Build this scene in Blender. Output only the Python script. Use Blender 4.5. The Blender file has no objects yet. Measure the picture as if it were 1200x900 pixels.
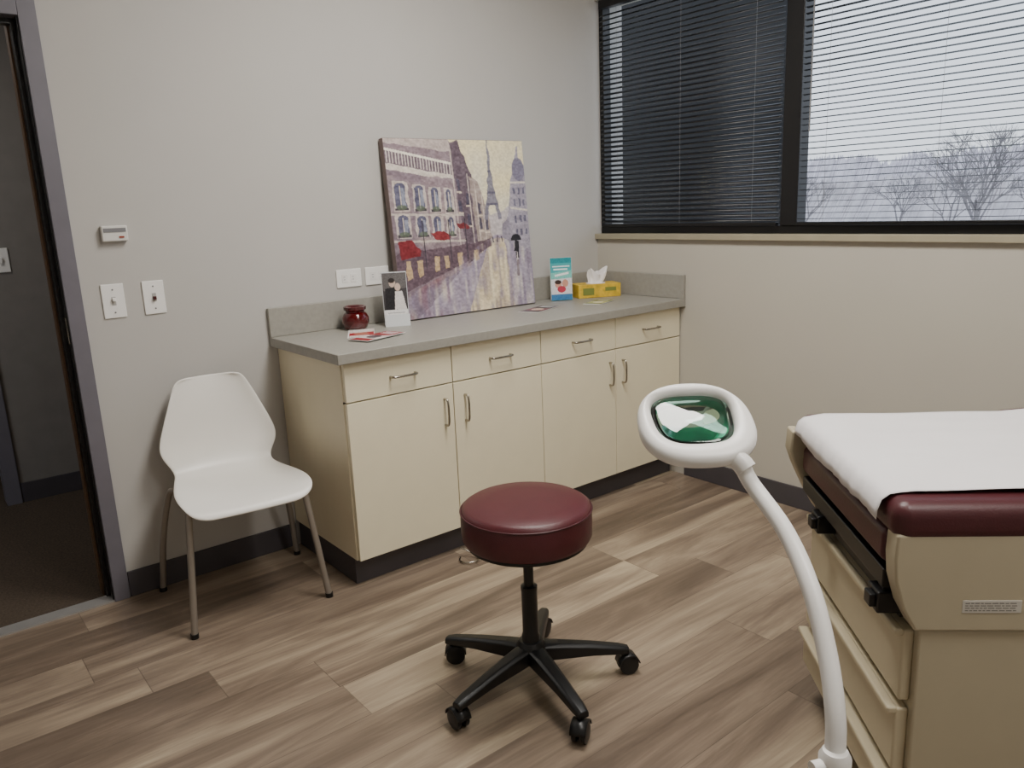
import bpy, bmesh, math, random
import numpy as np
from mathutils import Vector, Matrix, noise as mnoise
random.seed(7); np.random.seed(7)
COL=bpy.context.scene.collection

# ------------------------------------------------------------ helpers
def lin(c):
    o=[]
    for v in c[:3]:
        v=v/255.0
        o.append(v/12.92 if v<=0.04045 else ((v+0.055)/1.055)**2.4)
    return tuple(o)
def newmat(name):
    m=bpy.data.materials.new(name); m.use_nodes=True
    nt=m.node_tree; nt.nodes.clear()
    out=nt.nodes.new('ShaderNodeOutputMaterial'); b=nt.nodes.new('ShaderNodeBsdfPrincipled')
    nt.links.new(b.outputs[0],out.inputs[0]); return m,nt,b,out
def M(name,c,rough=.5,metal=0.,var=.05,scale=12.,bump=0.,bscale=200.,trans=0.,coat=0.,spec=.5,emit=None,estr=0.):
    m,nt,b,out=newmat(name); c=lin(c)
    tc=nt.nodes.new('ShaderNodeTexCoord'); n=nt.nodes.new('ShaderNodeTexNoise'); n.inputs['Scale'].default_value=scale
    n.inputs['Detail'].default_value=4
    nt.links.new(tc.outputs['Object'],n.inputs['Vector'])
    r=nt.nodes.new('ShaderNodeValToRGB'); r.color_ramp.elements[0].position=.3; r.color_ramp.elements[1].position=.7
    r.color_ramp.elements[0].color=tuple(max(0,v*(1-var)) for v in c)+(1,)
    r.color_ramp.elements[1].color=tuple(min(1,v*(1+var)) for v in c)+(1,)
    nt.links.new(n.outputs['Fac'],r.inputs['Fac']); nt.links.new(r.outputs['Color'],b.inputs['Base Color'])
    b.inputs['Roughness'].default_value=rough; b.inputs['Metallic'].default_value=metal
    b.inputs['Transmission Weight'].default_value=trans; b.inputs['Coat Weight'].default_value=coat
    b.inputs['Specular IOR Level'].default_value=spec
    if emit: b.inputs['Emission Color'].default_value=lin(emit)+(1,); b.inputs['Emission Strength'].default_value=estr
    if bump>0:
        n2=nt.nodes.new('ShaderNodeTexNoise'); n2.inputs['Scale'].default_value=bscale
        nt.links.new(tc.outputs['Object'],n2.inputs['Vector'])
        bp=nt.nodes.new('ShaderNodeBump'); bp.inputs['Strength'].default_value=bump; bp.inputs['Distance'].default_value=.002
        nt.links.new(n2.outputs['Fac'],bp.inputs['Height']); nt.links.new(bp.outputs[0],b.inputs['Normal'])
    return m
def group(name,loc=(0,0,0),rz=0.,mat=None):
    e=bpy.data.objects.new(name,None); COL.objects.link(e); e.empty_display_size=.05
    if mat is not None: e.matrix_world=mat
    else: e.location=loc; e.rotation_euler=(0,0,rz)
    return e
def mk(name,verts,faces,mat,parent=None,smooth=False,bevel=0,bseg=3,sub=0,solid=0):
    me=bpy.data.meshes.new(name); me.from_pydata([tuple(v) for v in verts],[],faces); me.update()
    bm=bmesh.new(); bm.from_mesh(me); bmesh.ops.recalc_face_normals(bm,faces=bm.faces); bm.to_mesh(me); bm.free()
    o=bpy.data.objects.new(name,me); COL.objects.link(o)
    if mat: me.materials.append(mat)
    if parent: o.parent=parent
    if solid: md=o.modifiers.new('s','SOLIDIFY'); md.thickness=solid; md.offset=0
    if bevel: md=o.modifiers.new('b','BEVEL'); md.width=bevel; md.segments=bseg; md.limit_method='ANGLE'; md.angle_limit=.6; smooth=True
    if sub: md=o.modifiers.new('u','SUBSURF'); md.levels=sub; md.render_levels=sub
    if smooth:
        for p in me.polygons: p.use_smooth=True
    if bevel:
        md=o.modifiers.new('w','WEIGHTED_NORMAL')
    return o
BF=[(0,3,2,1),(4,5,6,7),(0,1,5,4),(1,2,6,5),(2,3,7,6),(3,0,4,7)]
def bv(lo,hi):
    x0,y0,z0=lo; x1,y1,z1=hi
    return [(x0,y0,z0),(x1,y0,z0),(x1,y1,z0),(x0,y1,z0),(x0,y0,z1),(x1,y0,z1),(x1,y1,z1),(x0,y1,z1)]
def box(name,lo,hi,mat,parent=None,bevel=0,bseg=3): return mk(name,bv(lo,hi),BF,mat,parent,bevel=bevel,bseg=bseg)
def boxes(name,L,mat,parent=None,bevel=0):
    V=[];F=[]
    for lo,hi in L:
        k=len(V); V+=bv(lo,hi); F+=[tuple(i+k for i in f) for f in BF]
    return mk(name,V,F,mat,parent,bevel=bevel)
def lathe(name,prof,mat,parent=None,c=(0,0,0),seg=48,axis='z',smooth=True):
    V=[];F=[]
    n=len(prof)
    for i in range(seg):
        a=2*math.pi*i/seg
        for r,z in prof:
            p=(r*math.cos(a),r*math.sin(a),z)
            if axis=='x': p=(z,r*math.cos(a),r*math.sin(a))
            if axis=='y': p=(r*math.cos(a),z,r*math.sin(a))
            V.append((p[0]+c[0],p[1]+c[1],p[2]+c[2]))
    for i in range(seg):
        j=(i+1)%seg
        for k in range(n-1): F.append((i*n+k,j*n+k,j*n+k+1,i*n+k+1))
    F.append(tuple(i*n for i in range(seg))); F.append(tuple(i*n+n-1 for i in range(seg)))
    o=mk(name,V,F,mat,parent,smooth=smooth)
    md=o.modifiers.new('e','EDGE_SPLIT'); md.split_angle=.7
    return o
def catmull(pts,n=8):
    P=[Vector(p) for p in pts]; P=[P[0]*2-P[1]]+P+[P[-1]*2-P[-2]]; out=[]
    for i in range(1,len(P)-2):
        for k in range(n):
            t=k/n
            out.append(.5*((2*P[i])+(-P[i-1]+P[i+1])*t+(2*P[i-1]-5*P[i]+4*P[i+1]-P[i+2])*t*t+(-P[i-1]+3*P[i]-3*P[i+1]+P[i+2])*t**3))
    out.append(P[-2]); return out
def tube(name,pts,r,mat,parent=None,seg=14,smoothn=8,cyclic=False):
    P=catmull(pts,smoothn) if smoothn else [Vector(p) for p in pts]
    rr_=r if callable(r) else (lambda t:r)
    V=[];F=[];N=len(P); up=None
    for i,p in enumerate(P):
        t=(P[min(i+1,N-1)]-P[max(i-1,0)]).normalized()
        if up is None:
            up=t.orthogonal().normalized()
        up=(up-t*up.dot(t)).normalized(); b=t.cross(up)
        R_=rr_(i/(N-1))
        for k in range(seg):
            a=2*math.pi*k/seg; V.append(p+up*math.cos(a)*R_+b*math.sin(a)*R_)
    for i in range(N-1):
        for k in range(seg):
            k2=(k+1)%seg; F.append((i*seg+k,i*seg+k2,(i+1)*seg+k2,(i+1)*seg+k))
    F.append(tuple(range(seg))); F.append(tuple((N-1)*seg+k for k in range(seg)))
    o=mk(name,V,F,mat,parent,smooth=True)
    md=o.modifiers.new('e','EDGE_SPLIT'); md.split_angle=1.0
    return o
def cyl(name,p0,p1,r,mat,parent=None,seg=24): return tube(name,[p0,p1],r,mat,parent,seg=seg,smoothn=0)

# ------------------------------------------------------------ materials
m_wall=M('wall_paint',(187,184,179),.85,var=.015,scale=3,bump=.15,bscale=350)
m_wallB=M('wall_paint_window',(188,183,171),.85,var=.015,scale=3,bump=.15,bscale=350)
m_ceil=M('ceiling_tile',(215,212,205),.9,bump=.3,bscale=120)
m_base=M('rubber_base',(72,68,72),.5)
m_frame=M('door_frame_paint',(110,107,115),.4)
m_black=M('black_metal',(14,14,16),.35)
m_blackp=M('black_plastic',(16,16,17),.38)
m_wood=M('jamb_edge',(96,72,50),.5)
m_cream=M('cream_laminate',(234,225,196),.38,var=.015)
m_creamS=M('cream_side',(228,217,188),.38,var=.015)
m_gap=M('shadow_gap',(60,52,40),.8)
m_counter=M('grey_laminate',(153,150,141),.42,var=.06,scale=60)
m_chrome=M('brushed_nickel',(170,165,155),.25,metal=1)
m_white=M('white_plastic',(234,232,228),.35,var=.01)
m_plate=M('switch_plate_white',(238,236,232),.4,var=.01)
m_chair=M('chair_shell_white',(238,235,228),.35,var=.01)
m_leg=M('chair_leg_metal',(158,150,140),.38,metal=.6)
m_burg=M('burgundy_vinyl',(79,29,35),.42,var=.06,scale=25,bump=.25,bscale=260)
m_burg2=M('burgundy_vinyl_piping',(64,23,28),.42)
m_burgT=M('burgundy_vinyl_table',(70,26,31),.42,var=.06,scale=25,bump=.2,bscale=260)
m_tbl=M('exam_table_beige',(178,168,143),.45,var=.02)
m_tbl2=M('exam_drawer_beige',(192,181,153),.45,var=.02)
m_paper=M('exam_paper',(224,221,221),.75,var=.02,scale=6,bump=.35,bscale=25)
m_red=M('red_glass',(84,4,10),.08,trans=.2,coat=.5)
m_yellow=M('tissue_box_yellow',(214,178,50),.5,var=.25,scale=40)
m_tissue=M('tissue_white',(244,240,238),.8)
m_carpet=M('carpet_brown',(74,62,50),.95,var=.35,scale=120,bump=.6,bscale=400)
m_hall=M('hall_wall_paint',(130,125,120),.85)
m_thres=M('aluminium_threshold',(185,183,180),.35,metal=.6)
m_teal=M('teal_lens_reflection',(10,138,106),.2,coat=.5)
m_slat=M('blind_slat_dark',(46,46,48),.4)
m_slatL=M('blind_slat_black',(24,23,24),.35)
m_sillm=M('sill_beige',(160,152,130),.5)
m_grey=M('grey_plastic',(120,120,122),.4)
m_ground=M('outside_ground',(236,236,230),.95,var=.08,scale=.08)
m_bark=M('tree_bark',(136,130,132),.9)
m_screen=M('dark_screen',(14,14,16),.6)

def attr_mat(name,rough=.55,bump=0):
    m,nt,b,out=newmat(name)
    a=nt.nodes.new('ShaderNodeAttribute'); a.attribute_name='Col'
    nt.links.new(a.outputs['Color'],b.inputs['Base Color']); b.inputs['Roughness'].default_value=rough
    if bump:
        tc=nt.nodes.new('ShaderNodeTexCoord'); n2=nt.nodes.new('ShaderNodeTexNoise'); n2.inputs['Scale'].default_value=90
        nt.links.new(tc.outputs['Object'],n2.inputs['Vector'])
        bp=nt.nodes.new('ShaderNodeBump'); bp.inputs['Strength'].default_value=bump; bp.inputs['Distance'].default_value=.002
        nt.links.new(n2.outputs['Fac'],bp.inputs['Height']); nt.links.new(bp.outputs[0],b.inputs['Normal'])
    return m
m_paint=attr_mat('oil_paint',.5,.4); m_print=attr_mat('printed_card',.35)

# floor planks
def floor_mat():
    m,nt,b,out=newmat('vinyl_plank_floor'); N=nt.nodes.new; Lk=nt.links.new
    tc=N('ShaderNodeTexCoord'); sp=N('ShaderNodeSeparateXYZ'); Lk(tc.outputs['Object'],sp.inputs[0])
    def math_(op,a,b_=None):
        n=N('ShaderNodeMath'); n.operation=op
        for i,v in enumerate((a,b_)):
            if v is None: continue
            if isinstance(v,(int,float)): n.inputs[i].default_value=v
            else: Lk(v,n.inputs[i])
        return n.outputs[0]
    W=.178; LN=1.22
    yv=math_('DIVIDE',sp.outputs['Y'],W); row=math_('FLOOR',yv); fy=math_('FRACT',yv)
    wn=N('ShaderNodeTexWhiteNoise'); wn.noise_dimensions='1D'; Lk(row,wn.inputs['W'])
    xv=math_('ADD',math_('DIVIDE',sp.outputs['X'],LN),math_('MULTIPLY',wn.outputs['Value'],7.3)); px=math_('FLOOR',xv); fx=math_('FRACT',xv)
    cb=N('ShaderNodeCombineXYZ'); Lk(row,cb.inputs[0]); Lk(px,cb.inputs[1])
    wn2=N('ShaderNodeTexWhiteNoise'); wn2.noise_dimensions='2D'; Lk(cb.outputs[0],wn2.inputs['Vector'])
    gc=N('ShaderNodeCombineXYZ'); Lk(math_('ADD',math_('MULTIPLY',sp.outputs['X'],1.1),math_('MULTIPLY',wn2.outputs['Value'],37.)),gc.inputs[0])
    Lk(math_('MULTIPLY',sp.outputs['Y'],9.),gc.inputs[1]); Lk(math_('MULTIPLY',wn2.outputs['Value'],11.),gc.inputs[2])
    n1=N('ShaderNodeTexNoise'); n1.inputs['Scale'].default_value=1.; n1.inputs['Detail'].default_value=5; n1.inputs['Roughness'].default_value=.6; n1.inputs['Distortion'].default_value=.8; Lk(gc.outputs[0],n1.inputs['Vector'])
    gc2=N('ShaderNodeCombineXYZ'); Lk(math_('MULTIPLY',sp.outputs['X'],5.),gc2.inputs[0]); Lk(math_('MULTIPLY',sp.outputs['Y'],130.),gc2.inputs[1]); Lk(wn2.outputs['Value'],gc2.inputs[2])
    n2=N('ShaderNodeTexNoise'); n2.inputs['Scale'].default_value=1.; n2.inputs['Detail'].default_value=3; Lk(gc2.outputs[0],n2.inputs['Vector'])
    v=math_('ADD',math_('MULTIPLY',n1.outputs['Fac'],1.2),math_('MULTIPLY',wn2.outputs['Value'],.36))
    v=math_('ADD',v,math_('MULTIPLY',n2.outputs['Fac'],.22)); v=math_('SUBTRACT',v,.41)
    cr=N('ShaderNodeValToRGB'); e=cr.color_ramp.elements
    e[0].position=.12; e[0].color=lin((86,73,61))+(1,); e[1].position=.85; e[1].color=lin((186,170,144))+(1,)
    for ps,c in ((.36,(113,98,84)),(.53,(137,121,104)),(.68,(160,144,123))):
        q=e.new(ps); q.color=lin(c)+(1,)
    Lk(v,cr.inputs['Fac'])
    s1=math_('LESS_THAN',fy,.012); s2=math_('LESS_THAN',fx,.0022); sm=math_('MAXIMUM',s1,s2)
    mx=N('ShaderNodeMix'); mx.data_type='RGBA'; Lk(math_('MULTIPLY',sm,.5),mx.inputs[0]); Lk(cr.outputs['Color'],mx.inputs[6]); mx.inputs[7].default_value=lin((60,48,42))+(1,)
    Lk(mx.outputs[2],b.inputs['Base Color'])
    b.inputs['Roughness'].default_value=.33
    bp=N('ShaderNodeBump'); bp.inputs['Strength'].default_value=.2; bp.inputs['Distance'].default_value=.001; Lk(n2.outputs['Fac'],bp.inputs['Height']); Lk(bp.outputs[0],b.inputs['Normal'])
    return m
m_floor=floor_mat()

# ------------------------------------------------------------ room shell
CZ=2.74; XL=-3.9; YR=-4.3
box('floor',(XL,YR,-.1),(0.,0.06,0),m_floor)
box('ceiling',(XL-.15,YR-.15,CZ),(.2,.12,CZ+.1),m_ceil)
DX0,DX1,DZ=-3.46,-2.556,2.02   # clear opening
FR=.053
boxes('wall_back',[((DX1+FR*.5,0,0),(.2,.12,CZ)),((XL-.15,0,0),(DX0-FR*.5,.12,CZ)),((DX0-FR*.5,0,DZ+FR*.5),(DX1+FR*.5,.12,CZ))],m_wall)
WZ0,WZ1=1.21,2.36; WY1=-2.75
boxes('wall_window',[((0,YR-.15,0),(.2,0,WZ0-.028)),((0,YR-.15,WZ1),(.2,0,CZ)),((0,YR-.15,WZ0-.028),(.2,WY1,WZ1))],m_wallB)
box('wall_left',(XL-.15,YR-.15,0),(XL,0,CZ),m_wall)
box('wall_rear',(XL,YR-.15,0),(0,YR,CZ),m_wall)
box('trim_1',(-.022,WY1,WZ0-.028),(.2,-.0,WZ0),m_sillm,bevel=.003)
def baseboard(name,lo,hi): box(name,lo,hi,m_base,bevel=.003)
baseboard('baseboard_back',(DX1+FR+.002,-.009,0),(-1.835,0,.1))
baseboard('baseboard_window',(-.009,YR,0),(0,-.6,.1))
baseboard('baseboard_left',(XL,YR,0),(XL+.009,-.01,.1))
d=group('door_1',(0,0,0))
boxes('frame_face',[((DX1,-.012,0),(DX1+FR,.0,DZ+FR)),((DX0-FR,-.012,0),(DX0,.0,DZ+FR)),((DX0,-.012,DZ),(DX1,.0,DZ+FR))],m_frame,d,bevel=.002)
boxes('frame_jamb',[((DX1,.0,0),(DX1+FR*.5,.13,DZ+FR*.5)),((DX0-FR*.5,.0,0),(DX0,.13,DZ+FR*.5)),((DX0,.0,DZ),(DX1,.13,DZ+FR*.5))],m_frame,d)
boxes('frame_stop',[((DX1-.016,.045,0),(DX1,.085,DZ)),((DX0,.045,0),(DX0+.016,.085,DZ)),((DX0+.016,.045,DZ-.016),(DX1-.016,.085,DZ))],m_black,d)
boxes('gasket',[((DX1-.004,.002,0),(DX1,.045,DZ))],m_black,d)
boxes('jamb_edge_strip',[((DX1-.022,.085,0),(DX1,.13,DZ))],m_wood,d)
box('strike_plate',(DX1-.006,.008,.97),(DX1-.003,.04,1.06),m_chrome,d)
box('trim_2',(DX0,-.005,0.),(DX1,.06,.006),m_thres)
# hallway beyond
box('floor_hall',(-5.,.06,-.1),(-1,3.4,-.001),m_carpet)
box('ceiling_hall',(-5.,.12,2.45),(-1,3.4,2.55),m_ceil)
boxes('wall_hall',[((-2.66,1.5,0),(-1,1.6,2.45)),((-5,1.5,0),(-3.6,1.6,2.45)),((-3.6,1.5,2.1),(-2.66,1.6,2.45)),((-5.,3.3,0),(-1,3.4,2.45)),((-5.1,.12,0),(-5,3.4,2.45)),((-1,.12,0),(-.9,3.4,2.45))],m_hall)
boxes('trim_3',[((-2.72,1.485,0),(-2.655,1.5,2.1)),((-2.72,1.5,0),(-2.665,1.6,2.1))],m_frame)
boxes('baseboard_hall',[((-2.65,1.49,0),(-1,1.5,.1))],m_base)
hs=group('hall_light_switch',(-2.560,1.5,1.215))
box('plate',(-.036,-.006,-.058),(.036,-.0005,.058),m_plate,hs,bevel=.002); box('toggle',(-.006,-.016,-.012),(.006,-.006,.012),m_plate,hs)

# window frame
w=group('window_1',(0,0,0))
xf0,xf1=.03,.085
boxes('frame',[((xf0,WY1,WZ0),(xf1,0,WZ0+.035)),((xf0,WY1,WZ1-.03),(xf1,0,WZ1)),((xf0,-.028,WZ0+.035),(xf1,0,WZ1-.03)),((xf0,WY1,WZ0+.035),(xf1,WY1+.03,WZ1-.03)),((xf0-.015,-1.165,WZ0+.035),(xf1,-1.085,WZ1-.03))],m_black,w,bevel=.003)
gm=bpy.data.materials.new('window_glass'); gm.use_nodes=True; nt=gm.node_tree; nt.nodes.clear()
o_=nt.nodes.new('ShaderNodeOutputMaterial'); mxs=nt.nodes.new('ShaderNodeMixShader'); tr=nt.nodes.new('ShaderNodeBsdfTransparent'); gl=nt.nodes.new('ShaderNodeBsdfGlossy'); gl.inputs['Roughness'].default_value=.02
tr.inputs['Color'].default_value=(.88,.91,.94,1); mxs.inputs[0].default_value=.05
nt.links.new(tr.outputs[0],mxs.inputs[1]); nt.links.new(gl.outputs[0],mxs.inputs[2]); nt.links.new(mxs.outputs[0],o_.inputs[0])
mk('glass',[(.075,WY1+.03,WZ0+.035),(.075,-.028,WZ0+.035),(.075,-.028,WZ1-.03),(.075,WY1+.03,WZ1-.03)],[(0,1,2,3)],gm,w)

def blinds(y0,y1,tilt,pitch=.0235,wd=.025,mat=None):
    g=group('window_blinds',(.012,0,0))
    V=[];F=[]; z=WZ0+.05; zt=WZ1-.045
    n=int((zt-z)/pitch)
    for i in range(n):
        zc=z+pitch*(i+.5); k=len(V)
        tj=tilt+random.uniform(-.03,.03)
        for j in range(4):
            s=(j/3-.5)*wd; crown=.0018*(1-(2*j/3-1)**2)
            x=s*math.cos(tj)-crown*math.sin(tj); zz=s*math.sin(tj)+crown*math.cos(tj)
            V.append((x,y0,zc+zz)); V.append((x,y1,zc+zz))
        for j in range(3): F.append((k+2*j,k+2*j+1,k+2*j+3,k+2*j+2))
    mk('slats',V,F,mat,g,smooth=True,solid=.0006)
    box('head_rail',(-.014,min(y0,y1),WZ1-.045),(.014,max(y0,y1),WZ1-.005),m_black,g)
    box('bottom_rail',(-.012,min(y0,y1),WZ0+.036),(.012,max(y0,y1),WZ0+.05),m_black,g,bevel=.003)
    L=abs(y1-y0); k=3 if L<1.2 else 4
    for i in range(k):
        y=min(y0,y1)+.12+(L-.24)*i/(k-1)
        cyl('ladder_cord_%d'%i,(-.013,y,WZ0+.05),(-.013,y,WZ1-.045),.0007,m_grey,g,seg=6)
    return g
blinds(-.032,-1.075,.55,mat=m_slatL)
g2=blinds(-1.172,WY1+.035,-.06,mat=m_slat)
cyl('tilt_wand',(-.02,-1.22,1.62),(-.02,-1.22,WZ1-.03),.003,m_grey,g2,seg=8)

# ------------------------------------------------------------ outside
box('ground_outside',(.25,-90,-1.6),(140,90,-1.5),m_ground)
box('added_dark_screen',(2.0,.14,-1.5),(2.12,9,7),m_screen)  # added dark slab, blocks the bright view behind the left blinds
def tree_mesh(name,h,depth,seed,spread=.5,tk=.015):
    rnd=random.Random(seed); V=[];F=[]
    def seg(a,b,ra,rb):
        t=(b-a).normalized(); u_=t.orthogonal().normalized(); w_=t.cross(u_); k=len(V)
        for p,r in ((a,ra),(b,rb)):
            for j in range(4):
                an=j*math.pi/2; V.append(tuple(p+u_*math.cos(an)*r+w_*math.sin(an)*r))
        for j in range(4): F.append((k+j,k+(j+1)%4,k+4+(j+1)%4,k+4+j))
    def grow(p,d_,L,r,n):
        q=p+d_*L; seg(p,q,r,r*.72)
        if n==0: return
        for _ in range(3 if n>1 else 4):
            nd=(d_+Vector((rnd.uniform(-1,1),rnd.uniform(-1,1),rnd.uniform(-.35,.6)))*spread*1.3).normalized()
            grow(p+d_*L*rnd.uniform(.6,1.),nd,L*rnd.uniform(.62,.82),r*.60,n-1)
    grow(Vector((0,0,0)),Vector((0,0,1)),h*.27,h*tk,depth)
    me=bpy.data.meshes.new(name); me.from_pydata(V,[],F); me.materials.append(m_bark); return me
t0=tree_mesh('bare_tree',6.3,6,3); t1=tree_mesh('bare_tree_b',6.,5,5)
def puttree(me,x,y,s,rz): 
    o=bpy.data.objects.new('bare_tree',me); COL.objects.link(o); o.location=(x,y,-1.52); o.scale=(s,s,s); o.rotation_euler=(0,0,rz)
puttree(t0,18.5,5.2,.97,.4)
for i in range(9): puttree(t1,32+random.uniform(-3,6),1+i*2.6+random.uniform(-1,1),random.uniform(.75,1.0),i*1.3)
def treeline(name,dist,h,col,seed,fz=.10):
    m=M(name+'_hazed_foliage',col,.95,var=.14,scale=1.2)  # distance haze is painted into the pale tree colour
    V=[];F=[];n=1600
    for i in range(n+1):
        y=-40+120*i/n
        hh=h*(.86+.13*mnoise.noise(Vector((y*.10,seed,0)))+.09*mnoise.noise(Vector((y*.5,seed,3)))+.05*mnoise.noise(Vector((y*2.1,seed,3)))+fz*random.random())
        x=dist+2*mnoise.noise(Vector((y*.3,seed,9)))
        V+=[(x-3,y,-1.5),(x,y,hh-1.5),(x+3,y,-1.5)]
    for i in range(n):
        a=i*3; F+=[(a,a+3,a+4,a+1),(a+1,a+4,a+5,a+2)]
    mk(name,V,F,m)
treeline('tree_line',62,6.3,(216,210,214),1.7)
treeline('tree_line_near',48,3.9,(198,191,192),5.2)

# ------------------------------------------------------------ base cabinet
XC=-1.83; YF=-.566
g=group('base_cabinet',(0,0,0))
box('carcass',(XC,YF+.02,.11),(-.004,-.003,.862),m_creamS,g,bevel=.0015)
box('plinth',(XC+.008,YF+.055,0.001),(-.012,-.012,.11),m_base,g)
xs=[XC+.002,-1.370,-.914,-.461,-.006]
for i in range(4):
    a,b=xs[i]+.002,xs[i+1]-.002
    box('drawer_front_%d'%(i+1),(a,YF,.717),(b,YF+.019,.857),m_cream,g,bevel=.0015)
    box('door_panel_%d'%(i+1),(a,YF,.112),(b,YF+.019,.712),m_cream,g,bevel=.0015)
boxes('gap_lines',[((xs[i]-.003,YF+.018,.112),(xs[i]+.003,YF+.0205,.86)) for i in range(1,4)]+[((XC,YF+.018,.711),(-.006,YF+.0205,.718))],m_gap,g)
def pull(name,x,z,vert):
    h=.052
    if vert: P=[(x,YF+.001,z-h),(x,YF-.018,z-h),(x,YF-.026,z-h*.75),(x,YF-.028,z),(x,YF-.026,z+h*.75),(x,YF-.018,z+h),(x,YF+.001,z+h)]
    else: P=[(x-h,YF+.001,z),(x-h,YF-.018,z),(x-h*.75,YF-.026,z),(x,YF-.028,z),(x+h*.75,YF-.026,z),(x+h,YF-.018,z),(x+h,YF+.001,z)]
    tube(name,P,.0045,m_chrome,g,seg=10,smoothn=5)
for i in range(4): pull('drawer_pull_%d'%(i+1),(xs[i]+xs[i+1])/2+.008,.783,False)
for i,x in enumerate((xs[1]-.045,xs[1]+.052,xs[3]-.042,xs[3]+.042)): pull('door_pull_%d'%(i+1),x,.605,True)
g=group('countertop',(0,0,0))
boxes('slab',[((-1.86,-.597,.8625),(-.003,-.003,.9))],m_counter,g,bevel=.003)
boxes('backsplash',[((-1.86,-.022,.9),(-.003,-.003,1.016)),((-.022,-.597,.9),(-.003,-.0225,1.016))],m_counter,g,bevel=.003)

# ------------------------------------------------------------ painted panels
def panel_mesh(name,w_,h_,img,mat,parent,yoff=0,loc=(0,0,0)):
    ny,nx=img.shape[:2]
    X=np.linspace(-w_/2,w_/2,nx); Z=np.linspace(h_,0,ny)
    V=[(x,yoff,z) for z in Z for x in X]
    F=[(j*nx+i,(j+1)*nx+i,(j+1)*nx+i+1,j*nx+i+1) for j in range(ny-1) for i in range(nx-1)]
    me=bpy.data.meshes.new(name); me.from_pydata(V,[],F); me.update()
    c=img.reshape(-1,3).clip(0,255)/255.; c=np.where(c<=.04045,c/12.92,((c+.055)/1.055)**2.4)
    c=np.hstack([c,np.ones((len(c),1))]).astype(np.float32)
    at=me.color_attributes.new('Col','FLOAT_COLOR','POINT'); at.data.foreach_set('color',c.ravel())
    me.materials.append(mat); o=bpy.data.objects.new(name,me); COL.objects.link(o); o.parent=parent; o.location=loc
    return o
def smooth_noise(ny,nx,cy,cx,seed):
    r=np.random.RandomState(seed).rand(cy+2,cx+2)
    y=np.linspace(0,cy,ny); x=np.linspace(0,cx,nx); yi=y.astype(int); xi=x.astype(int); fy=(y-yi)[:,None]; fx=(x-xi)[None]
    fy=fy*fy*(3-2*fy); fx=fx*fx*(3-2*fx)
    a=r[np.ix_(yi,xi)]; b=r[np.ix_(yi,xi+1)]; c=r[np.ix_(yi+1,xi)]; d_=r[np.ix_(yi+1,xi+1)]
    return (a*(1-fx)+b*fx)*(1-fy)+(c*(1-fx)+d_*fx)*fy
class Pic:
    def __init__(s,nx,ny,bg):
        s.nx,s.ny=nx,ny; s.U,s.V=np.meshgrid(np.linspace(0,1,nx),np.linspace(0,1,ny)); s.img=np.ones((ny,nx,3))*np.array(bg,float); s.k=0
    def jit(s):
        s.k+=1
        return s.U+.012*(smooth_noise(s.ny,s.nx,30,30,s.k)-.5), s.V+.012*(smooth_noise(s.ny,s.nx,30,30,s.k+500)-.5)
    def poly(s,P,c,al=1.,nz=14,j=True):
        U,V=s.jit() if j else (s.U,s.V); m=np.zeros_like(U,bool); n=len(P)
        for i in range(n):
            x0,y0=P[i]; x1,y1=P[(i+1)%n]
            if y0==y1: continue
            m^=((V<y0)!=(V<y1))&(U<(x1-x0)*(V-y0)/(y1-y0)+x0)
        s.blend(m.astype(float),c,al,nz)
    def blend(s,m,c,al,nz=14):
        s.k+=1
        nn=(smooth_noise(s.ny,s.nx,70,40,s.k+900)-.5)[...,None]*2*nz
        m=(m*al)[...,None]; s.img=s.img*(1-m)+(np.array(c,float)+nn)*m
    def line(s,p,q,w_,c,al=1.):
        p=np.array(p);q=np.array(q);d_=q-p;L=max(np.hypot(*d_),1e-6);nn=np.array([-d_[1],d_[0]])/L*w_/2
        s.poly([tuple(p+nn),tuple(q+nn),tuple(q-nn),tuple(p-nn)],c,al,6,False)
    def ell(s,cx,cy,rx,ry,c,al=1.,half=False):
        m=((s.U-cx)/rx)**2+((s.V-cy)/ry)**2<1
        if half: m&=(s.V<cy)
        s.blend(m.astype(float),c,al,4)
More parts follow.
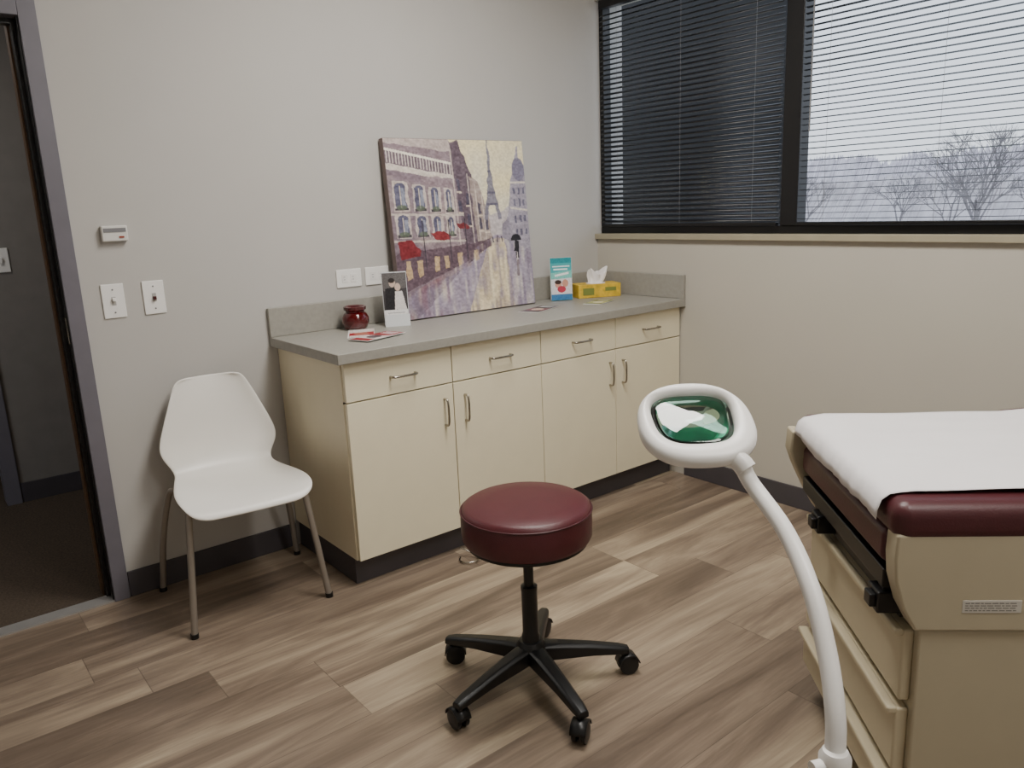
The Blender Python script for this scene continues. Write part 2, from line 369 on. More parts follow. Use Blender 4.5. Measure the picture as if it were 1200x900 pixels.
def paris():
    n_=320
    P=Pic(n_,n_,(236,222,176))
    P.blend(smooth_noise(n_,n_,8,8,1),(212,208,204),.6,8)
    # hazy far buildings
    P.poly([(.6,.42),(.68,.38),(.7,.44),(.8,.42),(.9,.36),(.9,.62),(.58,.64)],(186,176,182),.8)
    # street
    P.poly([(.70,.56),(.78,.56),(1,.72),(1,1.01),(-.01,1.01),(-.01,.86),(.45,.7)],(162,150,166))
    P.poly([(.68,.58),(.79,.58),(.83,1.01),(.47,1.01)],(234,216,168),.78)
    P.poly([(.80,.60),(.88,.60),(1.01,.8),(1.01,1.01),(.9,1.01)],(168,160,174),.7)
    P.poly([(-.01,.84),(.42,.70),(.46,.74),(.1,1.01),(-.01,1.01)],(122,108,124),.8)
    # left facades : building 1 (near), 2, 3 receding
    P.poly([(-.01,-.01),(.44,-.01),(.47,.12),(.50,.3),(.52,.72),(-.01,.90)],(142,124,130))
    P.poly([(-.01,.16),(.22,.20),(.22,.82),(-.01,.90)],(118,102,114),.6)
    P.poly([(.44,.02),(.50,.0),(.58,.2),(.6,.66),(.5,.72)],(100,84,94))
    P.poly([(.56,.2),(.62,.24),(.68,.42),(.70,.6),(.59,.67)],(162,146,138))
    P.poly([(-.01,-.01),(.44,-.01),(.45,.07),(-.01,.02)],(192,178,170),.9)
    P.poly([(-.01,.13),(.44,.2),(.45,.225),(-.01,.165)],(226,216,202),.9)
    P.poly([(-.01,.05),(.44,.13),(.44,.2),(-.01,.13)],(102,86,96),.75)
    for i in range(22):
        u_=.01+.02*i; P.line((u_,.06+.18*u_),(u_,.125+.17*u_),.006,(230,220,208),.9)
    P.line((0,.055),(.44,.135),.014,(238,230,214))
    P.blend((P.U<.5)*np.clip(smooth_noise(n_,n_,16,10,55)*2.4-1.3,0,1)*((P.V>.2)&(P.V<.62)),(192,174,160),.5,8)
    for (v0,v1,sl) in ((.25,.38,.12),(.43,.53,.06)):
        for u_,ww in ((.04,.07),(.17,.06),(.28,.05),(.385,.035)):
            a=v0+sl*u_; b=v1+sl*u_*.5
            P.poly([(u_-.016,a-.022),(u_+ww+.016,a-.016),(u_+ww+.016,b+.014),(u_-.016,b+.014)],(208,196,184),.8)
            P.ell(u_+ww/2,a+.006,ww/2,.022,(86,84,108),.95)
            P.poly([(u_,a),(u_+ww,a+.005),(u_+ww,b),(u_,b)],(86,84,108),.95)
            P.poly([(u_+ww*.55,a+.01),(u_+ww*.9,a+.01),(u_+ww*.9,b-.02),(u_+ww*.55,b-.02)],(156,162,176),.7)
            P.line((u_+ww/2,a),(u_+ww/2,b),.006,(206,194,180))
            P.line((u_-.01,b+.002),(u_+ww+.01,b+.002),.014,(64,56,64))
            P.ell(u_+ww/2,b-.008,ww/2,.014,(92,106,80),.7)
        P.line((0,v1+.03),(.5,v1+.03+.02),.012,(206,194,180),.8)
    for i,(u_,v_) in enumerate(((.47,.22),(.47,.34),(.53,.3),(.53,.42),(.61,.36),(.61,.45),(.655,.46))):
        P.poly([(u_,v_),(u_+.022,v_+.01),(u_+.022,v_+.07),(u_,v_+.07)],(72,66,84),.9)
        P.line((u_-.008,v_+.078),(u_+.03,v_+.08),.01,(210,194,176))
    for u_ in (.445,.55,.60,.645): P.line((u_,.06+.9*(u_-.445)*1.4),(u_+.012,.66),.008,(212,198,184),.8)
    P.poly([(-.01,.63),(.5,.60),(.68,.58),(.69,.62),(.45,.72),(-.01,.86)],(88,68,78),.85)
    for u_ in (.06,.14,.26,.33,.43,.55): P.poly([(u_,.68-.07*u_),(u_+.035,.68-.07*u_),(u_+.035,.78-.16*u_),(u_,.79-.16*u_)],(228,196,138),.7)
    P.poly([(.02,.565),(.12,.56),(.175,.625),(.165,.65),(.03,.66)],(118,28,36),1,16)
    P.poly([(.25,.525),(.34,.515),(.395,.553),(.38,.572),(.28,.562)],(130,40,44),1,14)
    P.poly([(.44,.48),(.49,.475),(.535,.505),(.53,.518),(.46,.508)],(120,44,48),1,12)
    for x in (.2,.38,.5): P.line((x,.45),(x,.74-.1*x),.006,(54,46,56))
    # right buildings
    P.poly([(.82,.48),(.86,.36),(.88,.24),(.905,.16),(.93,.1),(.945,.03),(.955,.03),(.965,.1),(1.01,.16),(1.01,.78),(.84,.62)],(158,150,162))
    P.ell(.95,.17,.05,.07,(120,114,134),.9)
    P.line((.88,.25),(1,.25),.014,(220,210,198)); P.line((.86,.4),(1,.42),.012,(214,204,192))
    for u_ in (.9,.94,.975):
        for v_ in (.28,.35,.45,.53): P.poly([(u_-.008,v_),(u_+.008,v_),(u_+.008,v_+.04),(u_-.008,v_+.04)],(94,90,110),.9)
    P.poly([(.78,.5),(.84,.46),(.85,.62),(.78,.58)],(138,130,144),.9)
    # tower
    T=(122,118,132)
    P.poly([(.716,.0),(.724,.0),(.733,.18),(.748,.3),(.79,.47),(.762,.47),(.738,.375),(.703,.375),(.678,.47),(.65,.47),(.692,.3),(.707,.18)],T,.92,8)
    P.line((.69,.305),(.75,.305),.014,(98,92,110)); P.line((.675,.375),(.765,.375),.014,(98,92,110)); P.line((.707,.18),(.733,.18),.01,(98,92,110))
    # street streaks
    st=smooth_noise(n_,n_,7,60,77); st2=smooth_noise(n_,n_,12,26,177)
    msk=((P.V>.56+.4*np.abs(P.U-.73))&((P.U>.45)|(P.V>.88-.37*P.U)))
    P.blend(msk*np.clip(st*2.2-1.1,0,1),(244,234,206),.55,6)
    P.blend(msk*np.clip((1-st)*2.2-1.2,0,1),(120,104,124),.7,6)
    P.blend(msk*np.clip(st2*2.4-1.5,0,1),(146,134,158),.7,6)
    P.blend(((P.U<.34)&(P.V>.74)&msk)*np.clip(smooth_noise(n_,n_,9,30,78)*2-.8,0,1),(138,74,80),.45,6)
    # figure with umbrella
    P.ell(.885,.60,.042,.039,(22,20,26),1,True); P.poly([(.870,.6),(.902,.6),(.906,.67),(.866,.67)],(30,26,32),1,3)
    P.line((.878,.67),(.876,.71),.008,(30,26,32)); P.line((.893,.67),(.894,.71),.008,(30,26,32)); P.line((.885,.72),(.88,.82),.02,(96,80,88),.6)
    for fx in (.70,.73,.765): P.poly([(fx,.565),(fx+.01,.565),(fx+.011,.60),(fx-.001,.60)],(80,70,80),.9,3)
    nn=(smooth_noise(n_,n_,120,90,99)-.5)[...,None]*30; P.img+=nn
    return P.img
g=group('paris_street_canvas_painting',(0,0,0))
g.location=(-.920,-.072,.9015); g.rotation_euler=(-.083,0,0)
box('canvas',(-.379,-.032,0),(.379,0,.772),M('canvas_edge',(120,104,100),.7),g,bevel=.002)
panel_mesh('painting',.756,.768,paris(),m_paint,g,yoff=-.0335,loc=(0,0,.002))

# ------------------------------------------------------------ counter items
g=group('red_glass_jar',(-1.525,-.105,.9005))
lathe('jar',[(0.001,0),(.036,0),(.048,.008),(.055,.03),(.055,.050),(.046,.066),(.038,.072),(.038,.076),(.046,.082),(.047,.094),(.042,.096),(.034,.09),(.033,.074),(.045,.05),(.046,.03),(.036,.012),(.001,.01)],m_red,g)
def wedding():
    P=Pic(60,110,(60,56,58)); P.poly([(0,0),(1,0),(1,.3),(0,.35)],(96,92,92)); P.ell(.4,.2,.13,.08,(200,176,160)); P.ell(.62,.28,.12,.075,(206,182,166)); P.ell(.38,.15,.13,.05,(40,32,30))
    P.poly([(.1,.3),(.5,.28),(.55,.72),(.05,.72)],(30,28,32)); P.poly([(.5,.36),(.8,.36),(.95,.72),(.45,.72)],(222,216,212)); P.poly([(0,.72),(1,.72),(1,1),(0,1)],(228,226,224),j=False)
    for i in range(4): P.line((.15,.78+.05*i),(.85,.78+.05*i),.014,(120,118,120))
    return P.img
g=group('photo_card_display',(-1.362,-.165,.9005),-.45)
mc=M('acrylic_clear',(225,228,230),.15,var=.01)
e=box('card_back',(-.052,-.002,.004),(.052,.002,.225),mc,g); e.rotation_euler=(-.14,0,0)
e=panel_mesh('card_print',.1,.215,wedding(),m_print,g,yoff=-.0035,loc=(0,0,.006)); e.rotation_euler=(-.14,0,0)
box('holder_base',(-.052,-.03,0),(.052,.045,.004),mc,g); box('holder_lip',(-.052,-.03,.004),(.052,-.027,.05),mc,g)
def brochure_img(a,b,c,seed):
    P=Pic(40,70,a); P.poly([(0,0),(1,0),(1,.4),(0,.5)],b); P.ell(.5,.6,.3,.15,c); P.poly([(0,.8),(1,.8),(1,1),(0,1)],b)
    for i in range(3): P.line((.15,.1+.07*i),(.8,.1+.07*i),.03,(250,250,250))
    return P.img
def flat(name,x,y,rz,img,w_=.1,l_=.215,z=.9005,n=2):
    g=group(name,(x,y,z),rz)
    for k in range(n):
        b_=box('sheet_%d'%k,(-w_/2+.004*k,-l_/2,.0015*k),(w_/2+.004*k,l_/2,.0015*k+.0012),m_plate,g); 
    p=panel_mesh('print',w_-.004,l_-.004,img,m_print,g,loc=(.004*(n-1),-l_/2+.002,.0015*n+.0002)); p.rotation_euler=(-math.pi/2,0,0)
flat('pamphlet',-1.575,-.235,-.5,brochure_img((170,40,48),(226,214,206),(190,120,100),1))
flat('pamphlet',-1.58,-.375,-1.25,brochure_img((220,206,200),(150,24,34),(80,60,70),2),z=.9045)
flat('pamphlet',-.675,-.285,-1.2,brochure_img((120,60,70),(70,60,60),(220,190,170),3))
flat('pamphlet',-.335,-.335,-1.2,brochure_img((190,190,120),(110,120,60),(230,225,200),4),w_=.09,l_=.17)
def teal():
    P=Pic(60,110,(70,170,176)); P.poly([(0,0),(1,0),(1,.12),(0,.12)],(30,140,150),j=False); P.line((.1,.2),(.9,.2),.03,(240,250,250)); P.line((.15,.27),(.8,.27),.03,(240,250,250))
    P.poly([(0,.35),(1,.3),(1,.5),(0,.5)],(120,200,190)); P.line((.2,.42),(.85,.36),.05,(245,245,245))
    P.poly([(0,.5),(1,.48),(1,.86),(0,.86)],(225,222,226)); P.ell(.35,.62,.16,.09,(214,160,140)); P.ell(.68,.6,.15,.09,(206,150,128)); P.ell(.5,.74,.2,.08,(190,60,80)); P.ell(.34,.57,.16,.05,(60,40,36)); P.poly([(0,.86),(1,.86),(1,1),(0,1)],(60,120,170),j=False)
    return P.img
g=group('standing_booklet',(-.392,-.135,.902),-.5)
e=box('booklet',(-.055,0,0.001),(.055,.012,.212),m_plate,g); e.rotation_euler=(-.06,0,0)
e=panel_mesh('cover',.108,.21,teal(),m_print,g,yoff=-.0012,loc=(0,0,.001)); e.rotation_euler=(-.06,0,0)
box('easel_foot',(-.04,.01,0),(.04,.06,.003),mc,g)
g=group('tissue_box',(-.165,-.145,.9005),-.42)
box('box',(-.115,-.058,0),(.115,.058,.068),m_yellow,g,bevel=.002)
boxes('label',[((-.09,-.0588,.014),(-.03,-.058,.05)),((.03,-.0588,.03),(.09,-.058,.05))],M('tissue_label',(120,130,60),.5),g)
lathe('opening',[(.001,.0),(.05,0),(.05,.0012),(.001,.0012)],m_tissue,g,c=(0,0,.0685))
V=[];F=[];n=28;rings=6
for k in range(rings):
    for i in range(n):
        a=2*math.pi*i/n; t=k/(rings-1)
        r=(.028+.016*t*math.sin(3*a+1)+.014*t)*(1-.15*t)+.004*math.sin(7*a+k)
        V.append((r*1.35*math.cos(a)+.006*t,r*.5*math.sin(a)+.004*math.sin(5*a)*t,.068+.062*t*(1+.28*math.sin(2*a+.6)+.12*math.sin(5*a))))
for k in range(rings-1):
    for i in range(n): F.append((k*n+i,k*n+(i+1)%n,(k+1)*n+(i+1)%n,(k+1)*n+i))
mk('tissue',V,F,m_tissue,g,smooth=True,sub=1,solid=.001)

# ------------------------------------------------------------ wall devices
g=group('thermostat',(-2.373,0,1.336))
box('housing',(-.042,-.024,-.027),(.042,-.001,.027),M('thermostat_white',(214,212,206),.4),g,bevel=.004)
box('vent_strip',(-.036,-.0255,.004),(.036,-.024,.018),m_grey,g); box('slider',(.012,-.027,-.016),(.028,-.024,-.010),M('slider_red',(150,60,40),.5),g)
def switch(x,tog,matt):
    g=group('light_switch',(x,0,1.103))
    box('plate',(-.037,-.006,-.06),(.037,-.0005,.06),m_plate,g,bevel=.003)
    box('slot',(-.007,-.0068,-.015),(.007,-.006,.015),M('slot',(170,168,164),.5),g)
    box('toggle',(-.0052,-.018,tog),(.0052,-.006,tog+.012),matt,g,bevel=.001)
    for z in (-.04,.04): lathe('screw_%d'%(z>0),[(.001,0),(.003,0),(.003,-.0012),(.001,-.0012)],m_grey,g,c=(0,-.006,z),axis='y',seg=12)
switch(-2.405,0,m_plate)
switch(-2.270,-.008,M('toggle_red_black',(70,20,20),.4))
def outlet(x,z):
    g=group('wall_outlet',(x,0,z))
    box('plate',(-.058,-.006,-.038),(.058,-.0005,.038),m_plate,g,bevel=.003)
    for k,xx in enumerate((-.02,.02)):
        box('socket_%d'%k,(xx-.014,-.0075,-.017),(xx+.014,-.006,.017),M('socket',(232,230,226),.4),g,bevel=.002)
        boxes('slots_%d'%k,[((xx-.007,-.008,-.006),(xx+.001,-.0074,-.004)),((xx-.007,-.008,.005),(xx+.001,-.0074,.007))],m_grey,g)
outlet(-1.487,1.103); outlet(-1.352,1.103)
g=group('wall_outlet',(0,-1.672,.447))
box('plate',(-.006,-.037,-.06),(-.0005,.037,.06),m_plate,g,bevel=.003)
for k,zz in enumerate((-.02,.02)): box('socket_%d'%k,(-.0078,-.015,zz-.013),(-.006,.015,zz+.013),m_white,g,bevel=.002)

# ------------------------------------------------------------ white chair
g=group('side_chair',(-2.155,-.262,0),-.10)
prof=[(-.285,.408,.150),(-.280,.422,.195),(-.255,.439,.218),(-.18,.447,.226),(-.08,.443,.218),(.01,.437,.202),(.08,.438,.186),(.125,.452,.175),(.150,.484,.184),(.163,.523,.206),(.172,.555,.215),(.180,.595,.206),(.190,.655,.182),(.203,.725,.154),(.216,.774,.132),(.221,.793,.118),(.223,.798,.095)]
V=[];F=[];nu=13
for s_,(y,z,hw) in enumerate(prof):
    t=min(max((s_-6)/3,0),1)
    for i in range(nu):
        q=-1+2*i/(nu-1); x=hw*q
        e_=abs(q)**2.4
        V.append((x,y-.035*e_*t,z+.014*e_*(1-t)*(1 if s_>1 else .2)))
for s_ in range(len(prof)-1):
    for i in range(nu-1): a=s_*nu+i; F.append((a,a+1,a+nu+1,a+nu))
mk('shell',V,F,m_chair,g,smooth=True,solid=.009,sub=2)
R_=.0115
for sx,nm in ((-1,'left'),(1,'right')):
    tube('front_leg_'+nm,[(sx*.236,-.243,.004),(sx*.215,-.222,.22),(sx*.198,-.20,.391),(sx*.188,-.185,.419),(sx*.15,-.15,.427)],R_,m_leg,g,smoothn=6)
    tube('back_leg_'+nm,[(sx*.26,.195,.004),(sx*.238,.160,.22),(sx*.205,.11,.396),(sx*.18,.085,.417),(sx*.14,.06,.422)],R_,m_leg,g,smoothn=6)
    tube('side_rail_'+nm,[(sx*.15,-.15,.427),(sx*.15,-.05,.424),(sx*.14,.06,.422)],.009,m_leg,g,smoothn=4)
    lathe('front_glide_'+nm,[(.001,0),(.014,0),(.014,.016),(.001,.016)],m_blackp,g,c=(sx*.236,-.243,.0005),seg=16)
    lathe('back_glide_'+nm,[(.001,0),(.014,0),(.014,.016),(.001,.016)],m_blackp,g,c=(sx*.26,.195,.0005),seg=16)
tube('cross_bar',[(-.15,-.12,.426),(.15,-.12,.426)],.009,m_leg,g,smoothn=2)

# ------------------------------------------------------------ stool
g=group('rolling_stool',(-1.741,-1.441,0))
R0=.183
lathe('seat_cushion',[(.001,.462),(R0-.022,.462),(R0-.005,.467),(R0,.477),(R0+.001,.51),(R0,.547),(R0-.005,.561),(R0-.016,.568),(R0*.6,.572),(.001,.574)],m_burg,g,seg=72)
lathe('seat_pan',[(.001,.45),(R0-.02,.45),(R0-.012,.455),(R0-.012,.4625),(.001,.4625)],m_blackp,g,seg=48)
tube('welt',[((R0+.0005)*math.cos(a),(R0+.0005)*math.sin(a),.552) for a in [2*math.pi*i/48 for i in range(49)]],.0028,m_burg2,g,seg=8,smoothn=2)
lathe('column',[(.001,.08),(.026,.08),(.026,.16),(.023,.17),(.023,.30),(.024,.305),(.024,.315),(.0145,.317),(.0145,.45),(.001,.45)],m_blackp,g,seg=32)
lathe('hub',[(.001,.085),(.04,.085),(.046,.095),(.046,.125),(.034,.145),(.001,.15)],m_blackp,g,seg=32)
lathe('swivel_plate',[(.001,.435),(.05,.435),(.055,.451),(.001,.451)],m_blackp,g,seg=32)
for k in range(5):
    a=math.radians(41.5+72*k); ca,sa=math.cos(a),math.sin(a)
    sec=[(.02,.085,.135,.028),(.08,.082,.128,.025),(.18,.078,.112,.021),(.262,.07,.095,.019),(.292,.066,.086,.015)]
    V=[];F=[]
    for (r,z0,z1,hw) in sec:
        for (yy,zz) in ((-hw,z0),(hw,z0),(hw,z1-.008),(hw*.55,z1),(-hw*.55,z1),(-hw,z1-.008)):
            V.append((r*ca-yy*sa,r*sa+yy*ca,zz))
    for i in range(len(sec)-1):
        for j in range(6): F.append((i*6+j,i*6+(j+1)%6,(i+1)*6+(j+1)%6,(i+1)*6+j))
    F.append(tuple(range(6))); F.append(tuple((len(sec)-1)*6+j for j in range(6)))
    mk('base_leg_%d'%k,V,F,m_blackp,g,bevel=.003,bseg=2)
    cg=bpy.data.objects.new('caster_%d'%k,None); COL.objects.link(cg); cg.parent=g; cg.location=(.278*ca,.278*sa,0); cg.rotation_euler=(0,0,a+1.2+k*.9)
    for sg in (-1,1):
        lathe('wheel_%d'%(sg>0),[(.001,-.008),(.022,-.008),(.029,-.005),(.029,.005),(.022,.008),(.001,.008)],m_blackp,cg,c=(sg*.013,.012,.0292),axis='x',seg=28)
    lathe('stem',[(.001,.03),(.008,.03),(.008,.075),(.001,.075)],m_blackp,cg,seg=14)
    V=[];F=[]
    ns=12
    for i in range(ns+1):
        an=math.pi*(.05+.9*i/ns); 
        for xx in (-.005,.005): V.append((xx*4.4,.012+.032*math.cos(an),.0292+.032*math.sin(an)))
    for i in range(ns): F.append((2*i,2*i+1,2*i+3,2*i+2))
    mk('hood',V,F,m_blackp,cg,smooth=True,solid=.003)

g=group('wire_door_stop',(-1.405,-.60,0),.3)
tube('loop',[(0,0,.004),(-.03,-.02,.006),(-.035,-.06,.008),(0,-.085,.01),(.03,-.06,.012),(.02,-.02,.03),(.0,0,.045)],.003,m_chrome,g,seg=8)

# ------------------------------------------------------------ exam table
TW=.64; TL=1.42; BR=.47; TZ=.811
g=group('exam_table',(-1.640,-2.418,0),math.atan2(-.683,.73))
box('seat_cushion',(-.012,-.010,.732),(BR,TW+.012,TZ),m_burgT,g,bevel=.03,bseg=5)
bc=group('back_cushion',(0,0,0)); bc.parent=g; bc.location=(BR+.003,0,.732); bc.rotation_euler=(0,-.085,0)
box('pad',(0,-.010,0),(TL-BR-.01,TW+.012,TZ-.732),m_burgT,bc,bevel=.03,bseg=5)
box('foot_pad',(-.010,.046,.668),(.03,TW-.046,.738),m_burgT,g,bevel=.015,bseg=4)
def topz(x):
    if x<BR: return TZ+.0015
    return TZ+.0015+(x-BR)*math.tan(.085)
V=[];F=[]
path=[(-.022,TZ-.050),(-.021,TZ-.033),(-.014,TZ-.012),(.0,TZ-.001),(.02,TZ+.0025)]+[(.02+(TL-.06)*i/60,0) for i in range(1,61)]
ny=40
for (x,z) in path:
    for j in range(ny+1):
        y=.045+(TW-.085)*j/ny
        n_=mnoise.noise(Vector((x*5,y*9,.3)))*.005+mnoise.noise(Vector((x*2.2,y*22,1.3)))*.005
        zz=(topz(x)+.0035 if z==0 else z)
        if z==0: V.append((x,y,zz+abs(n_)))
        else: V.append((x-.003-abs(n_)*1.2,y,zz+(.012*mnoise.noise(Vector((y*6,0,2))) if z<TZ-.04 else 0)+.002))
for i in range(len(path)-1):
    for j in range(ny): a=i*(ny+1)+j; F.append((a,a+1,a+ny+2,a+ny+1))
mk('paper_sheet',V,F,m_paper,g,smooth=True,solid=.0008)
def plate(name,y0,y1,outl,mat,bevel=.006):
    n=len(outl); V=[(x,y0,z) for x,z in outl]+[(x,y1,z) for x,z in outl]
    F=[tuple(range(n)),tuple(range(n,2*n))]+[(i,(i+1)%n,n+(i+1)%n,n+i) for i in range(n)]
    return mk(name,V,F,mat,g,bevel=bevel)
ZB=.552
plate('side_shell_near',-.006,.045,[(-.006,.750),(-.008,.70),(-.004,.655),(.012,.60),(.038,ZB),(TL,ZB),(TL,.750)],m_tbl)
plate('side_shell_far',TW-.045,TW+.010,[(-.036,.775),(-.040,.72),(-.026,.68),(.006,.61),(.038,ZB),(TL,ZB),(TL,.750),(.02,.750),(-.016,.775)],m_tbl)
box('deck',(.005,.0455,.69),(TL,TW-.0455,.731),m_burg2,g,bevel=.004)
box('under_deck',(.03,.046,ZB+.002),(TL,TW-.046,.69),m_blackp,g)
box('stirrup_rail',(-.006,.05,.615),(.03,TW-.05,.655),m_black,g,bevel=.003)
for yy,nm in ((.047,'near'),(.43,'far')):
    box('stirrup_bracket_'+nm,(-.014,yy,.560),(.037,yy+.055,.606),m_black,g,bevel=.004)
    box('stirrup_slide_'+nm,(-.0,yy+.01,.60),(.03,yy+.04,.63),m_blackp,g,bevel=.002)
    box('stirrup_latch_'+nm,(-.026,yy+.008,.570),(-.013,yy+.040,.598),m_blackp,g,bevel=.003)
box('base_body',(.050,0.002,.09),(TL-.08,TW-.004,ZB-.0005),m_tbl,g,bevel=.006)
box('base_plinth',(.08,.03,.001),(TL-.12,TW-.03,.09),m_base,g)
for k,(z0,z1) in enumerate(((.385,.540),(.225,.368),(.105,.208))):
    V=bv((.028-.004*k,.02,z0),(.051,TW-.03,z1)); mk('foot_drawer_%d'%k,V,BF,m_tbl2,g,bevel=.006)
    box('drawer_lip_%d'%k,(.012-.004*k,.02,z1-.014),(.030,TW-.03,z1+.002),m_tbl2,g,bevel=.005)
box('label_plate',(.120,-.0072,.592),(.227,-.0055,.618),M('label_silver',(196,192,182),.4),g,bevel=.001)
rb=random.Random(4); Lb=[]
for i in range(4):
    xx=.125
    while xx<.217:
        ww=rb.uniform(.004,.012); Lb.append(((xx,-.0076,.5965+.005*i),(min(xx+ww,.222),-.0071,.5983+.005*i))); xx+=ww+.0022
boxes('label_text',Lb,M('label_ink',(120,116,110),.6),g)

# ------------------------------------------------------------ magnifier lamp
X=Vector((.7828,-.6223,0)); hcam=Vector((-.6223,-.7828,0)); t=math.radians(28)
Nn=(Vector((0,0,1))*math.cos(t)+hcam*math.sin(t)).normalized(); Yv=Nn.cross(X)
Mh=Matrix(((X.x,Yv.x,Nn.x,-1.95),(X.y,Yv.y,Nn.y,-2.185),(X.z,Yv.z,Nn.z,.983),(0,0,0,1)))
lamp=group('magnifier_floor_lamp',(-2.117,-2.563,0)); 
hd=bpy.data.objects.new('lamp_head',None); COL.objects.link(hd); hd.parent=lamp
hd.matrix_parent_inverse=Matrix.Translation((2.117,2.563,0)); hd.matrix_basis=Mh
def sup(a,rx,ry,n,cy=0,cx=0,tp=0):
    c,s=math.cos(a),math.sin(a); x=rx*math.copysign(abs(c)**(2/n),c); y=ry*math.copysign(abs(s)**(2/n),s)
    return (cx+x*(1+tp*y/ry),cy+y)
LX,LY,LN_,LCY=.071,.065,3.0,.008
K=72
prof=[(0,.78,-.018),(0,.97,-.014),(0,1.0,0),(0,.975,.010),(0,.90,.0155),(1,1.14,.0155),(1,1.04,.011),(1,1.0,.004),(1,1.0,-.018)]
V=[];F=[]
for i in range(K):
    a=2*math.pi*i/K
    for (w_,s_,z) in prof:
        if w_==0: x,y=sup(a,.104*s_,.102*s_,2.4,0,0,-.04)
        else: x,y=sup(a,LX*s_,LY*s_,LN_,LCY,-.003,.08)
        V.append((x,y,z))
n=len(prof)
for i in range(K):
    j=(i+1)%K
    for k in range(n): F.append((i*n+k,j*n+k,j*n+(k+1)%n,i*n+(k+1)%n))
mk('head_ring',V,F,m_white,hd,smooth=True,sub=1)
mg,nt,b,out=newmat('lens_glass'); b.inputs['Base Color'].default_value=(.60,.93,.82,1); b.inputs['Transmission Weight'].default_value=1; b.inputs['Roughness'].default_value=.01; b.inputs['IOR'].default_value=1.52
V=[];F=[];rg=6
for side in (1,-1):
    for k in range(rg):
        f_=(k+1)/rg
        for i in range(K):
            x,y=sup(2*math.pi*i/K,(LX-.0005)*f_,(LY-.0005)*f_,LN_,LCY,-.003,.08); V.append((x,y,side*(.002+.005*(1-f_*f_))))
    V.append((-.003,LCY,side*.007))
o2=rg*K+1
for sd,of in ((0,0),(1,o2)):
    for k in range(rg-1):
        for i in range(K): j=(i+1)%K; F.append((of+k*K+i,of+k*K+j,of+(k+1)*K+j,of+(k+1)*K+i))
    for i in range(K): F.append((of+rg*K,of+i,of+(i+1)%K))
for i in range(K): j=(i+1)%K; F.append(((rg-1)*K+i,(rg-1)*K+j,o2+(rg-1)*K+j,o2+(rg-1)*K+i))
mk('lens',V,F,mg,hd,smooth=True)
V=[];F=[]
for i in range(K):
    a=2*math.pi*i/K
    x,y=sup(a,LX+.001,LY+.001,LN_,LCY,-.003,.08); V.append((x,y,-.012))
    x,y=sup(a,.054,.026,2.2,.038,-.003,.08); V.append((x,y,-.024))
for i in range(K): j=(i+1)%K; F.append((2*i,2*j,2*j+1,2*i+1))
mk('lens_reflection_ring',V,F,m_teal,hd,smooth=True,solid=.002)  # added teal ring, its colour imitates the green reflections in the lens
base=Vector((2.117,2.563,0))
tube('neck_bracket',[(.045,-.072,-.004),(.060,-.090,-.008),(.068,-.102,-.014)],.018,m_white,hd,smoothn=4)
GP=[tuple(Mh@Vector((.062,-.092,-.010))),(-1.948,-2.301,.902),(-1.984,-2.391,.853),(-2.029,-2.465,.796),(-2.069,-2.519,.724),(-2.101,-2.552,.659),(-2.117,-2.563,.600)]
GP=[tuple(Vector(p)+base) for p in GP]
tube('gooseneck',GP,.0142,m_white,lamp,seg=20,smoothn=10)
lathe('joint_collar',[(.001,.555),(.018,.555),(.022,.56),(.022,.61),(.017,.62),(.001,.622)],m_white,lamp,seg=28)
cyl('joint_knob',(-.034,.014,.600),(.0,.0,.600),.010,m_white,lamp)
lathe('pole',[(.001,.04),(.014,.04),(.014,.565),(.001,.565)],m_white,lamp,seg=24)
lathe('base_hub',[(.001,.045),(.035,.045),(.04,.06),(.03,.085),(.016,.10),(.001,.1)],m_white,lamp,seg=28)
for k in range(4):
    a=math.radians(92+90*k); ca,sa=math.cos(a),math.sin(a); rl=.17
    tube('base_leg_%d'%k,[(0,0,.062),(rl*.6*ca,rl*.6*sa,.060),(rl*ca,rl*sa,.052)],lambda t:.014-.004*t,m_white,lamp,seg=10,smoothn=3)
    lathe('wheel_%d'%k,[(.001,-.01),(.018,-.01),(.021,-.006),(.021,.006),(.018,.01),(.001,.01)],m_blackp,lamp,c=(rl*ca,rl*sa,.0215),axis='x',seg=20)
    cyl('caster_stem_%d'%k,(rl*ca,rl*sa,.022),(rl*ca,rl*sa,.052),.005,m_blackp,lamp,seg=10)

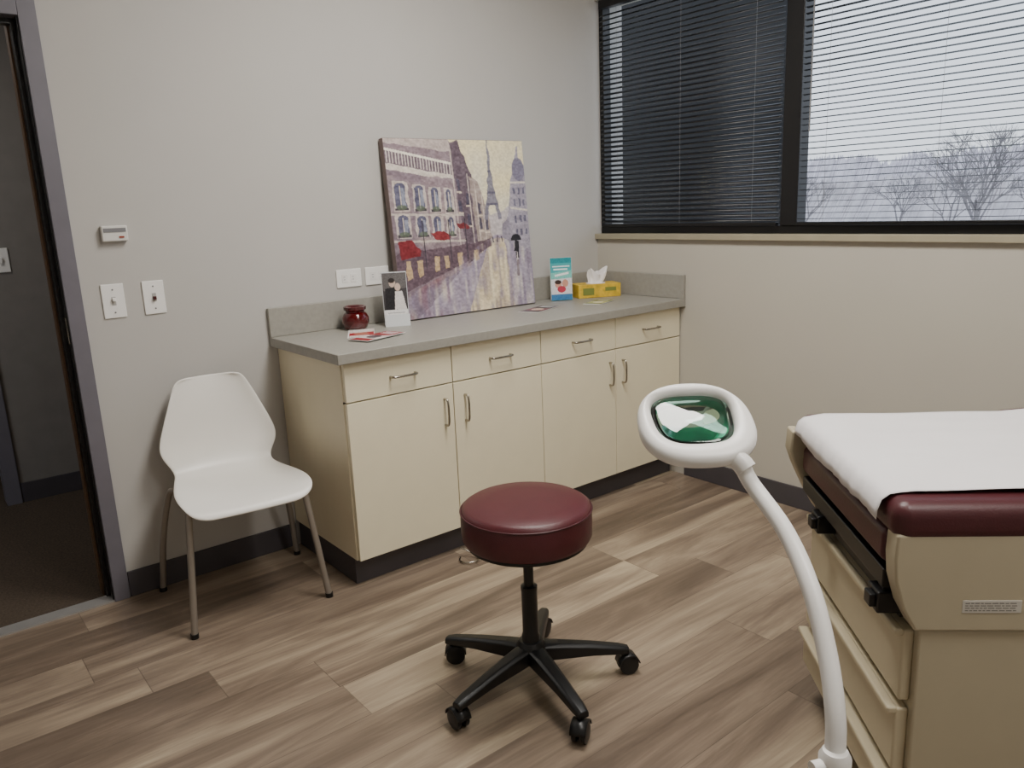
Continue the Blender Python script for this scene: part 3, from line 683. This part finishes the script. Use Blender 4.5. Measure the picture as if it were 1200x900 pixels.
# ------------------------------------------------------------ lights
def area(name,loc,sx,sy,p,col=(1,.96,.91)):
    l=bpy.data.lights.new(name,'AREA'); l.shape='RECTANGLE'; l.size=sx; l.size_y=sy; l.energy=p; l.color=col
    o=bpy.data.objects.new(name,l); COL.objects.link(o); o.location=loc; return o
m_lens=M('troffer_lens',(240,240,235),.6,emit=(255,246,232),estr=1.5)
def troffer(x,y,p):
    g=group('ceiling_light',(x,y,CZ))
    boxes('frame',[((-.31,-.61,-.012),(-.28,.61,-.0005)),((.28,-.61,-.012),(.31,.61,-.0005)),((-.28,-.61,-.012),(.28,-.58,-.0005)),((-.28,.58,-.012),(.28,.61,-.0005))],m_white,g)
    box('lens',(-.28,-.58,-.007),(.28,.58,-.001),m_lens,g)
    area('ceiling_lamp',(x,y,CZ-.02),.54,1.14,p)
troffer(-1.4,-1.5,56); troffer(-1.7,-3.25,31)
area('hall_fill',(-3.3,.8,2.4),.4,.4,9)  # added fill light that brightens the unlit hallway, no fixture

W_=bpy.data.worlds.new('World'); bpy.context.scene.world=W_; W_.use_nodes=True; nt=W_.node_tree; nt.nodes.clear()
wo=nt.nodes.new('ShaderNodeOutputWorld'); bg=nt.nodes.new('ShaderNodeBackground'); tc=nt.nodes.new('ShaderNodeTexCoord'); sp=nt.nodes.new('ShaderNodeSeparateXYZ'); cr=nt.nodes.new('ShaderNodeValToRGB')
nt.links.new(tc.outputs['Generated'],sp.inputs[0]); nt.links.new(sp.outputs['Z'],cr.inputs['Fac']); nt.links.new(cr.outputs['Color'],bg.inputs['Color']); nt.links.new(bg.outputs[0],wo.inputs[0])
cr.color_ramp.elements[0].position=0; cr.color_ramp.elements[0].color=(.84,.87,.92,1); cr.color_ramp.elements[1].position=.5; cr.color_ramp.elements[1].color=(.72,.81,.96,1)
bg.inputs['Strength'].default_value=2.0

# ------------------------------------------------------------ camera
yaw,pit,rol=.6717,.2240,-.0409
f=Vector((math.sin(yaw)*math.cos(pit),math.cos(yaw)*math.cos(pit),-math.sin(pit))); r=Vector((math.cos(yaw),-math.sin(yaw),0)); u=r.cross(f)
r2=r*math.cos(rol)+u*math.sin(rol); u2=-r*math.sin(rol)+u*math.cos(rol)
cam=bpy.data.cameras.new('camera'); cam.sensor_width=36; cam.lens=918.85/1200*36; cam.clip_start=.05; cam.clip_end=500
co=bpy.data.objects.new('camera',cam); COL.objects.link(co)
co.matrix_world=Matrix(((r2.x,u2.x,-f.x,-3.0412),(r2.y,u2.y,-f.y,-3.0368),(r2.z,u2.z,-f.z,1.3763),(0,0,0,1)))
bpy.context.scene.camera=co
